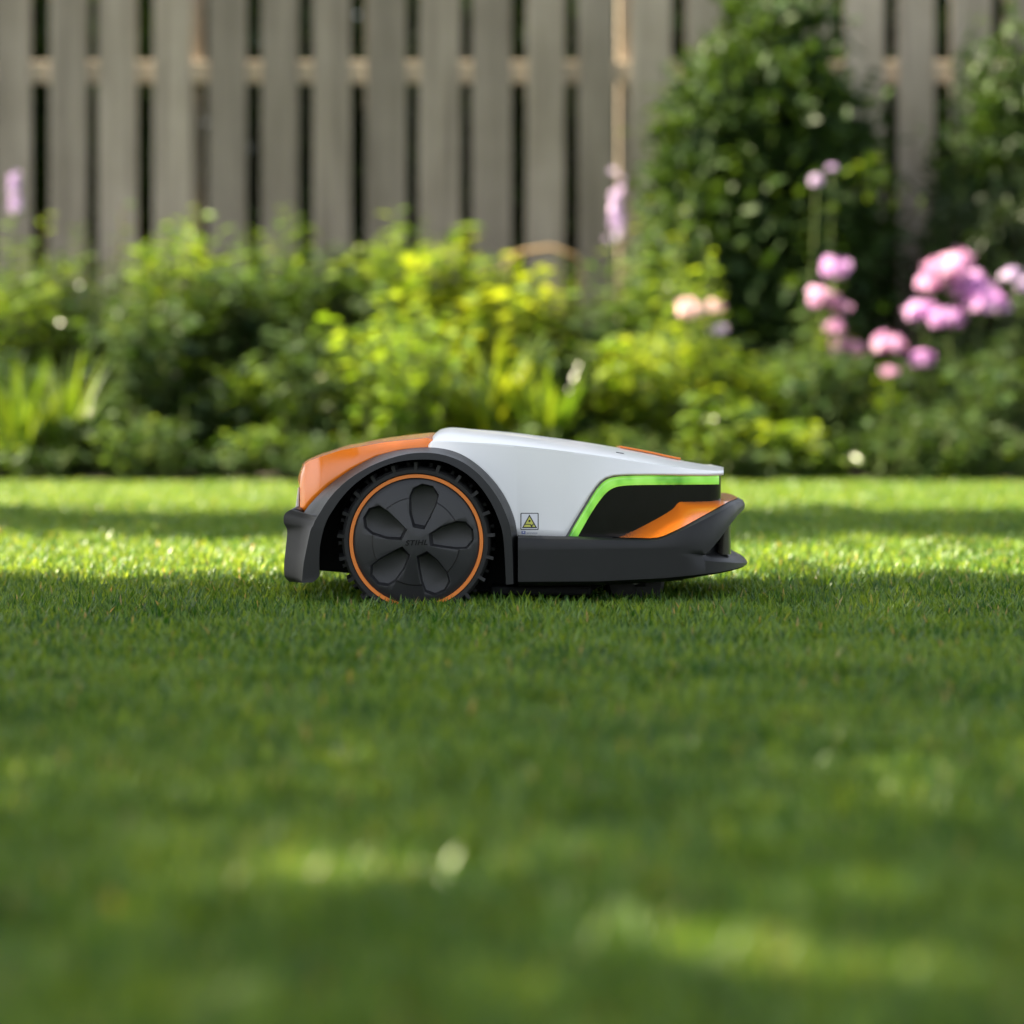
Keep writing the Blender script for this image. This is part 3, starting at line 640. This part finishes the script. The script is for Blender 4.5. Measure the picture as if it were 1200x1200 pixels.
rc = mesh_obj('rear_cover', verts, fs, M['orange'], mower, smooth=22)
bm = bmesh.new(); bm.from_mesh(rc.data); bmesh.ops.recalc_face_normals(bm, faces=bm.faces[:]); bm.to_mesh(rc.data); bm.free()
mm = rc.modifiers.new('shell', 'SOLIDIFY'); mm.thickness = .004; mm.offset = -1
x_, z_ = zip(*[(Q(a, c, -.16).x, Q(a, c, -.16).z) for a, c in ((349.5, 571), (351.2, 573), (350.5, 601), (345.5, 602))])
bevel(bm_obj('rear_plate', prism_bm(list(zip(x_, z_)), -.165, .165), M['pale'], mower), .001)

# wheel arches
AO = [(339, 681.5), (333.5, 675), (333, 660), (335, 640), (336.5, 622), (332.5, 612), (334, 602), (344, 597), (351, 606), (364, 590), (384, 570), (410, 551), (440, 535), (470, 527), (505, 524.3), (535, 530), (560, 545), (583, 569), (599, 597), (606, 627), (606.5, 684)]
AM = [(353, 683), (353, 678), (355, 660), (359, 640), (363, 622), (366, 616), (368, 611), (371, 606), (374, 601), (386, 583), (405, 564), (430, 548), (458, 536.5), (486, 530.5), (514, 531.5), (540, 540), (562, 556), (581, 579), (594, 604), (600, 629), (602, 684.5)]
AI = [(366, 682.5), (374, 675), (374, 660), (375, 640), (379, 621), (381, 615), (383, 610), (385, 606), (388, 601), (399, 585), (415, 568), (437, 552.5), (463, 542), (490, 538.5), (515, 540), (537, 549), (557, 564), (573, 585), (584, 608), (590, 632), (593, 685)]
K = 6; co, cm, ci_ = crom(AO, K), crom(AM, K), crom(AI, K); verts = []
for i in range(len(co)):
    f = i / K; yo = -.226 - .020 * max(0, 1 - max(0, f - 7) / 3)
    verts += [Q(*co[i], yo + .045), Q(*co[i], yo), Q(*(co[i] * .45 + cm[i] * .55), yo * .5 - .137), Q(*(co[i] * .03 + cm[i] * .97), -.2725), Q(*(cm[i] * .95 + ci_[i] * .05), -.2765), Q(*ci_[i], -.279), Q(*ci_[i], -.272) + Vector((0, .001, 0)), Q(*ci_[i], -.15)]
fs = grid_faces(len(co), 8); fs += [tuple(range(8)), tuple(range((len(co) - 1) * 8, len(co) * 8))[::-1]]
fender = mesh_obj('wheel_arch', verts, fs, M['dark'], mower, smooth=40)
far = fender.copy(); COL.objects.link(far); far.scale = (1, -1, 1)

pr = [(332.5, 603), (336, 600), (345, 595), (353, 598), (353, 680), (342, 682.5), (335, 679), (333.2, 672), (334, 655), (335.5, 640), (337, 621), (333, 613)]
pr = [(Q(a, c, -.24).x, Q(a, c, -.24).z) for a, c in pr]
bevel(bm_obj('rear_bumper', prism_bm(pr, -.238, .238), M['dark'], mower, smooth=30), .004, 3)

# chassis: the dark body inside the arches and under the hood
ch = [(Q(p[0], p[1], -.14).x, Q(p[0], p[1], -.14).z) for p in crom(AI, 2)[9:-3]]
xr = Q(800, 0, -.14).x; zb = Q(0, 693, -.14).z
ch = [(Q(372, 0, -.14).x, Q(0, 668, -.14).z)] + ch + [(Q(596, 0, -.14).x, Q(0, 560, -.14).z), (xr, Q(0, 566, -.14).z), (xr, Q(0, 680, -.14).z), (Q(706, 0, 0).x, Q(0, 684, -.14).z), (Q(690, 0, 0).x, zb), (Q(590, 0, 0).x, zb), (Q(540, 0, 0).x, zb), (Q(420, 0, 0).x, Q(0, 672, -.14).z)]
bm_obj('chassis', prism_bm(ch, -.145, .145), M['chassis'], mower)
for k in (-1, 1):
    bm = bmesh.new()
    for i in range(7): box_bm(bm, Q(410 + i * 27, 0, 0).x, k * .152, Q(0, 575 + (i % 2) * 10, 0).z, .012, .018, .12)
    bm_obj('liner_rib', bm, M['chassis'], mower)
bevel(bm_obj('skid_plate', box_bm(bmesh.new(), Q(634, 0, -.2).x, 0, Q(0, 690, -.2).z - .002, .16, .44, .014), M['chassis'], mower), .004)

# wheels
WC = Q(488, 634, -.255); RS = S * 1.003
def petal(ang, grow, depth_y):
    """outline of one pocket of the wheel cover, pointing outwards at ang"""
    o = [(17, -6.5), (17, 6.5), (31, 13.5), (50, 17.5), (60, 15.5), (67.5, 6), (67, -7), (58, -15.5), (46, -14.5), (30, -10.5)]
    c = np.array((42, 0)); r = []
    for p in o:
        q = c + (np.array(p) - c) * grow; r.append((RS * (q[0] * math.cos(ang) - q[1] * math.sin(ang)), depth_y, RS * (q[0] * math.sin(ang) + q[1] * math.cos(ang))))
    return r
def wheel_cover():
    bm = lathe_bm([(0, -.0175), (20 * RS, -.0175), (22 * RS, -.0165), (50.5 * RS, -.0145), (52 * RS, -.0118), (66 * RS, -.0098), (74.5 * RS, -.0052), (74.5 * RS, .026), (0, .026)], 96)
    base = bm_obj('wheel_cover', bm, M['cover']); cut = bmesh.new()
    for k in range(5):
        an = math.radians(7 + 72 * k); a = [cut.verts.new(p) for p in petal(an, 1.13, -.03)]; b_ = [cut.verts.new(p) for p in petal(an, .91, .010)]
        cut.faces.new(a); cut.faces.new(b_[::-1])
        for i in range(len(a)): j = (i + 1) % len(a); cut.faces.new((a[i], b_[i], b_[j], a[j]))
    cutter = bm_obj('cutter', cut, M['cover']); bo = base.modifiers.new('cut', 'BOOLEAN'); bo.object = cutter; bo.operation = 'DIFFERENCE'; bo.solver = 'EXACT'
    bv = base.modifiers.new('bev', 'BEVEL'); bv.width = .0012; bv.segments = 2; bv.limit_method = 'ANGLE'; bv.angle_limit = math.radians(28)
    dg = bpy.context.evaluated_depsgraph_get(); me = bpy.data.meshes.new_from_object(base.evaluated_get(dg))
    bpy.data.objects.remove(cutter); bpy.data.objects.remove(base); me.name = 'wheel_cover'; me.shade_smooth(); me.set_sharp_from_angle(angle=math.radians(25)); return me
cover_me = wheel_cover()
def tyre_mesh():
    R = RS
    bm = lathe_bm([(76 * R, .0), (77.5 * R, -.006), (80 * R, -.0095), (84 * R, -.0095), (86.6 * R, -.006), (87.3 * R, .004), (85.6 * R, .006), (85.6 * R, .009), (87.8 * R, .011), (88.2 * R, .030), (87.8 * R, .050), (86, .052) if False else (85.6 * R, .052), (85.6 * R, .055), (87.3 * R, .057), (84 * R, .068), (76 * R, .066), (70 * R, .06), (70 * R, .004), (76 * R, .0)], 120)
    n = 21
    for k in range(n):
        for lo, hi, off in ((-.0098, .024, 0.0), (.024, .062, .5)):
            th = 2 * math.pi * (k + off + .2) / n; rm = 87.6 * R
            rot = Matrix(((math.cos(th), 0, -math.sin(th)), (0, 1, 0), (math.sin(th), 0, math.cos(th)))) @ Matrix.Rotation(.16 if off else -.16, 3, 'X')
            box_bm(bm, rm * math.cos(th), (lo + hi) / 2, rm * math.sin(th), 9.6 * R, hi - lo, .0054, rot)
    bmesh.ops.recalc_face_normals(bm, faces=bm.faces[:]); me = bpy.data.meshes.new('tyre'); bm.to_mesh(me); bm.free(); me.materials.append(M['rubber']); me.shade_smooth(); me.set_sharp_from_angle(angle=math.radians(30)); return me
tyre_me = tyre_mesh()
bm = lathe_bm([(73.8 * RS, -.0035), (74.4 * RS, -.0088), (78.2 * RS, -.0088), (79 * RS, -.004), (79 * RS, .004), (73.8 * RS, .004), (73.8 * RS, -.0035)], 120)
ring_o = bm_obj('rim_ring', bm, M['ring'], smooth=30); ring_me = ring_o.data; bpy.data.objects.remove(ring_o)
fc = bpy.data.curves.new('lettering', 'FONT'); fc.body = 'STIHL'; fc.size = 9.6 * RS; fc.align_x = 'CENTER'; fc.align_y = 'CENTER'; fc.shear = .28; fc.extrude = .0012; fc.offset = .00028; fc.space_character = 1.12
fo = bpy.data.objects.new('lettering', fc); COL.objects.link(fo); dg = bpy.context.evaluated_depsgraph_get(); let_me = bpy.data.meshes.new_from_object(fo.evaluated_get(dg)); bpy.data.objects.remove(fo); let_me.materials.clear(); let_me.materials.append(M['letter'])
for sgn in (-1, 1):
    wh = bpy.data.objects.new('wheel', None); wh.empty_display_size = .05; link(wh, mower); wh.location = (WC.x, sgn * .255, WC.z)
    if sgn > 0: wh.rotation_euler = (0, 0, math.pi)
    for nm, me in (('tyre', tyre_me), ('rim_ring', ring_me), ('wheel_cover', cover_me), ('lettering', let_me)):
        o = link(bpy.data.objects.new(nm, me), wh)
        if nm == 'lettering': o.location = (0, -.0177, -1.5 * RS); o.rotation_euler = (math.radians(90), math.radians(-2), 0); o.scale = (.98, .9, 1)
    bm = lathe_bm([(0, .025), (60 * RS, .025), (69 * RS, .028), (69 * RS, .055), (30 * RS, .06), (18 * RS, .12), (0, .12)], 40)
    bm_obj('hub', bm, M['chassis'], wh, smooth=30)

# front bumper, swept round the nose
XS, A_, B_ = Q(785, 0, -.272).x, Q(876.5, 0, -.12).x - Q(785, 0, -.272).x, .272
plan = [(Q(607, 0, -.272).x + (XS - Q(607, 0, -.272).x) * i / 24, -B_) for i in range(24)]
for i in range(49):
    th = math.pi / 2 * i / 48; plan.append((XS + A_ * math.sin(th) ** (2 / 2.6), -B_ * math.cos(th) ** (2 / 2.6)))
plan[-1] = (XS + A_, 0.0)
def zpx(py, kk=1.012): return CAM_H - (py - 444) * S * kk
ZT = [(607, 628.5), (765, 632), (775, 630.5), (790, 624), (820, 610), (850, 596), (862, 590.5), (870, 588.5), (880, 587.5)]
ZH = [(607, 652), (806, 648.5), (826, 651), (833, 646), (845, 632), (857, 616), (866, 606), (873, 600.5), (880, 599.5)]
RC = [(824, 0), (829, .006), (836, .016), (850, .026), (880, .034)]
ZLI = [(607, 653), (806, 649.5), (826, 651.6), (850, 650), (880, 649.5)]; ZLO = [(607, 654.5), (804, 651), (830, 655), (855, 658), (870, 661), (880, 662)]
ZB = [(607, 684), (700, 683.5), (780, 679.5), (840, 673.5), (868, 669.5), (880, 668)]; ZBI = [(607, 688.5), (700, 687.5), (780, 683), (840, 677), (880, 672.5)]
LIPO = [(607, 0), (800, 0), (835, .003), (880, .004)]
full = plan + [(x, -y) for x, y in plan[-2::-1]]
def normals(pl):
    r = []
    for i in range(len(pl)):
        a, c = pl[max(i - 1, 0)], pl[min(i + 1, len(pl) - 1)]; t = Vector((c[0] - a[0], c[1] - a[1])); t.normalize(); r.append(Vector((t.y, -t.x)))
    return r
nrm = normals(full)
def bump_section(i):
    x, y = full[i]; n2 = nrm[i]; ya = -abs(y); px = 600 + x / (S * (CAM_D + MID + ya) / CAM_D); kk = 1 + (MID - .272) / CAM_D + .012 * (1 - abs(y) / .272)
    z = lambda tab: zpx(interp(tab, px), kk)
    r, lo = interp(RC, px), interp(LIPO, px)
    pt = lambda off, zz: Vector((x + n2.x * off, y + n2.y * off, zz))
    zt = z(ZT); zi = zt - .001; f = max(0., min(1., (px - 806) / 26))
    return px, [pt(-.07, zi), pt(-.010, zt), pt(-.003, zt - .003), pt(0, zt - .009), pt(0, z(ZH) + .008), pt(0, z(ZH) + .002), pt(-.002 * f, z(ZH)), pt(-r, z(ZH) - .003 * f), pt(-r, z(ZLI) + .001 * f), pt(lo - .004 * f, z(ZLO) + .001 * f), pt(lo, z(ZLO) - .004), pt(lo, z(ZB) + .003), pt(lo - .004, z(ZB)), pt(-.03, z(ZBI)), pt(-.07, z(ZBI))]
secs = [bump_section(i) for i in range(len(full))]
verts = [v for _, s_ in secs for v in s_]; ns = len(secs[0][1])
fs = grid_faces(len(full), ns) + [tuple(range(ns)), tuple(range((len(full) - 1) * ns, len(full) * ns))[::-1]]
mesh_obj('front_bumper', verts, fs, M['dark'], mower, smooth=32)
# orange insert on the bumper's shoulder
ZI = [(690, 645), (722, 632.5), (735, 626.5), (770, 608.5), (805, 591.3), (815, 589.6), (845, 588.4), (880, 587)]
verts = []; cnt = 0
for i in range(len(full)):
    px, s_ = secs[i]
    if px < 716: continue
    x, y = full[i]; n2 = nrm[i]; zt = s_[1].z + .0012; zin = max(zpx(interp(ZI, px), 1.012), zt + .0006 if px > 740 else -9); o0 = Vector((x, y, 0)) + Vector((n2.x, n2.y, 0)) * -.0115; o1 = Vector((x, y, 0)) + Vector((n2.x, n2.y, 0)) * -.078
    for j in range(7):
        u = j / 6; v = o0.lerp(o1, u); v.z = zt + (zin - zt) * (u ** .9); verts.append(v)
    cnt += 1
ins = mesh_obj('shoulder_insert', verts, grid_faces(cnt, 7), M['orange'], mower, smooth=35)

# gloss black front body with the light strip
def panel_plan(off):
    p = [(Q(px, 0, -interp(W_HOOD, px)).x, -(interp(W_HOOD, px) - off)) for px in np.linspace(640, 828, 24)]
    xe = Q(846, 0, -.17).x; x0, y0 = p[-1]; R_ = xe - x0 - (off - .010) * .4
    for i in range(1, 9): th = math.pi / 2 * i / 8; p.append((x0 + R_ * math.sin(th), y0 + R_ * (1 - math.cos(th))))
    p += [(p[-1][0] + .004 * (1 - (yy / .15) ** 2), yy) for yy in (-.10, -.05, 0)]
    return p + [(x, -y) for x, y in p[-2::-1]]
pp = panel_plan(.0115); v = [Vector((x, y, z)) for x, y in pp for z in (zpx(640, 1.01), zpx(570, 1.01), zpx(566, 1.01), zpx(555.3, 1.01))]
mesh_obj('front_panel', v, grid_faces(len(pp), 4), M['gloss'], mower, smooth=35)
LO = [(664.5, 631), (670, 621.5), (678, 608), (687, 593), (694, 581), (700, 572), (706, 565.5), (713, 561), (722, 558.8), (735, 557.8), (760, 557.3), (800, 557), (842.5, 556.8)]
LI = [(676, 631), (682, 620), (690, 606), (698.5, 592.5), (705.5, 583), (711, 577), (716.5, 573), (722.5, 570.6), (730, 569.3), (740, 568.6), (762, 568.2), (801, 568), (842.5, 567.6)]
HE = [(661.5, 631), (667.3, 620.7), (675.3, 606.8), (684.3, 591.8), (691.3, 579.8), (697.3, 570.8), (703.3, 563.8), (710.3, 559), (720.2, 556.2), (735, 555.2), (760, 554.8), (800, 554.6), (842.5, 554.4)]
def ribbon(name, a, c, off, mat, th=.002):
    a, c = crom(a, 5), crom(c, 5); v = []
    for p, q in zip(a, c):
        for j in range(4):
            e = p + (q - p) * j / 3; v.append(Q(e[0], e[1], -(interp(W_HOOD, e[0]) - off)))
    o = mesh_obj(name, v, grid_faces(len(a), 4), mat, mower, smooth=40); m_ = o.modifiers.new('shell', 'SOLIDIFY'); m_.thickness = th; m_.offset = 0; return o
rb = ribbon('light_strip', LO, LI, .0085, M['led']); f2 = rb.copy(); COL.objects.link(f2); f2.scale = (1, -1, 1)
rb = ribbon('strip_gasket', HE, LO, .0065, M['grey']); f2 = rb.copy(); COL.objects.link(f2); f2.scale = (1, -1, 1)
# sensors in the recess of the bumper
for sgn in (-1, 1):
    c = Q(848, 631, -.19)
    bm = bmesh.new(); n = 20; rr = .022
    for zz in (zpx(650), zpx(606)):
        for i in range(n): bm.verts.new((c.x + rr * math.cos(2 * math.pi * i / n) * .55, sgn * .187 + rr * math.sin(2 * math.pi * i / n), zz))
    bm.verts.ensure_lookup_table()
    for i in range(n): j = (i + 1) % n; bm.faces.new((bm.verts[i], bm.verts[j], bm.verts[n + j], bm.verts[n + i]))
    bm_obj('sensor', bm, M['sensor'], mower, smooth=40)

# caster wheels
for sgn in (-1, 1):
    cx, cz, cy = Q(744, 0, -.13).x, .048, sgn * .13
    c = bpy.data.objects.new('caster_wheel', None); link(c, mower); c.location = (cx, cy, cz)
    bm_obj('tyre', lathe_bm([(0, -.016), (.03, -.018), (.042, -.016), (.047, -.008), (.048, 0), (.047, .008), (.042, .016), (.03, .018), (0, .016)], 40), M['rubber'], c, smooth=30)
    bm = box_bm(bmesh.new(), .008, -.024, .022, .018, .005, .062); box_bm(bm, .008, .024, .022, .018, .005, .062); box_bm(bm, .008, 0, .052, .03, .053, .008)
    bevel(bm_obj('fork', bm, M['chassis'], c), .0015)
    bm_obj('axle', lathe_bm([(0, -.029), (.006, -.029), (.006, .029), (0, .029)], 12), M['grey'], c)

# warning sticker on the hood's side
def flat(name, poly, lift, mat, parent):
    return mesh_obj(name, [Q(a, c, side_y(a, c) - lift) for a, c in poly], [tuple(range(len(poly)))], mat, parent)
def rrect(x0, y0, x1, y1, r):
    o = []
    for cx, cy, a0 in ((x1 - r, y0 + r, -90), (x1 - r, y1 - r, 0), (x0 + r, y1 - r, 90), (x0 + r, y0 + r, 180)):
        o += [(cx + r * math.cos(math.radians(a0 + k * 30)), cy + r * math.sin(math.radians(a0 + k * 30))) for k in range(4)]
    return o
stk = flat('warning_sticker', rrect(609.9, 601, 631.2, 621, 1.2), .0004, M['ink'], mower)
flat('sticker_face', rrect(611, 602, 630.1, 620, .6), .0006, M['paper'], stk)
flat('triangle', [(620.5, 602.8), (629.6, 618.9), (611.6, 618.9)], .0008, M['ink'], stk)
flat('triangle_face', [(620.5, 605.4), (627.4, 617.5), (613.7, 617.5)], .0010, M['yellow'], stk)
flat('pictogram', [(619.4, 609.6), (620.6, 609), (622, 609.6), (621.4, 611.4), (620.4, 612), (619.2, 611.4)], .0012, M['ink'], stk)
flat('pictogram', [(615, 614), (621.5, 614), (623, 615.2), (626, 612.9), (626.5, 613.7), (624, 616), (624, 617.4), (622.3, 617.4), (621, 614.9), (614.5, 614.9)], .0012, M['ink'], stk)
flat('icon', [(611.2, 622.2), (615.8, 622.2), (615.8, 625.8), (611.2, 625.8)], .0005, M['blue'], stk)
flat('icon_mark', [(612.6, 623), (614.6, 623), (614.6, 624), (612.6, 624)], .0007, M['paper'], stk)
xx = 617.2
while xx < 629.5:
    w_ = random.uniform(.5, 1.1); flat('caption_mark', [(xx, 624.1), (xx + w_, 624.1), (xx + w_, 625.5), (xx, 625.5)], .0005, M['inkgrey'], stk); xx += w_ + .35
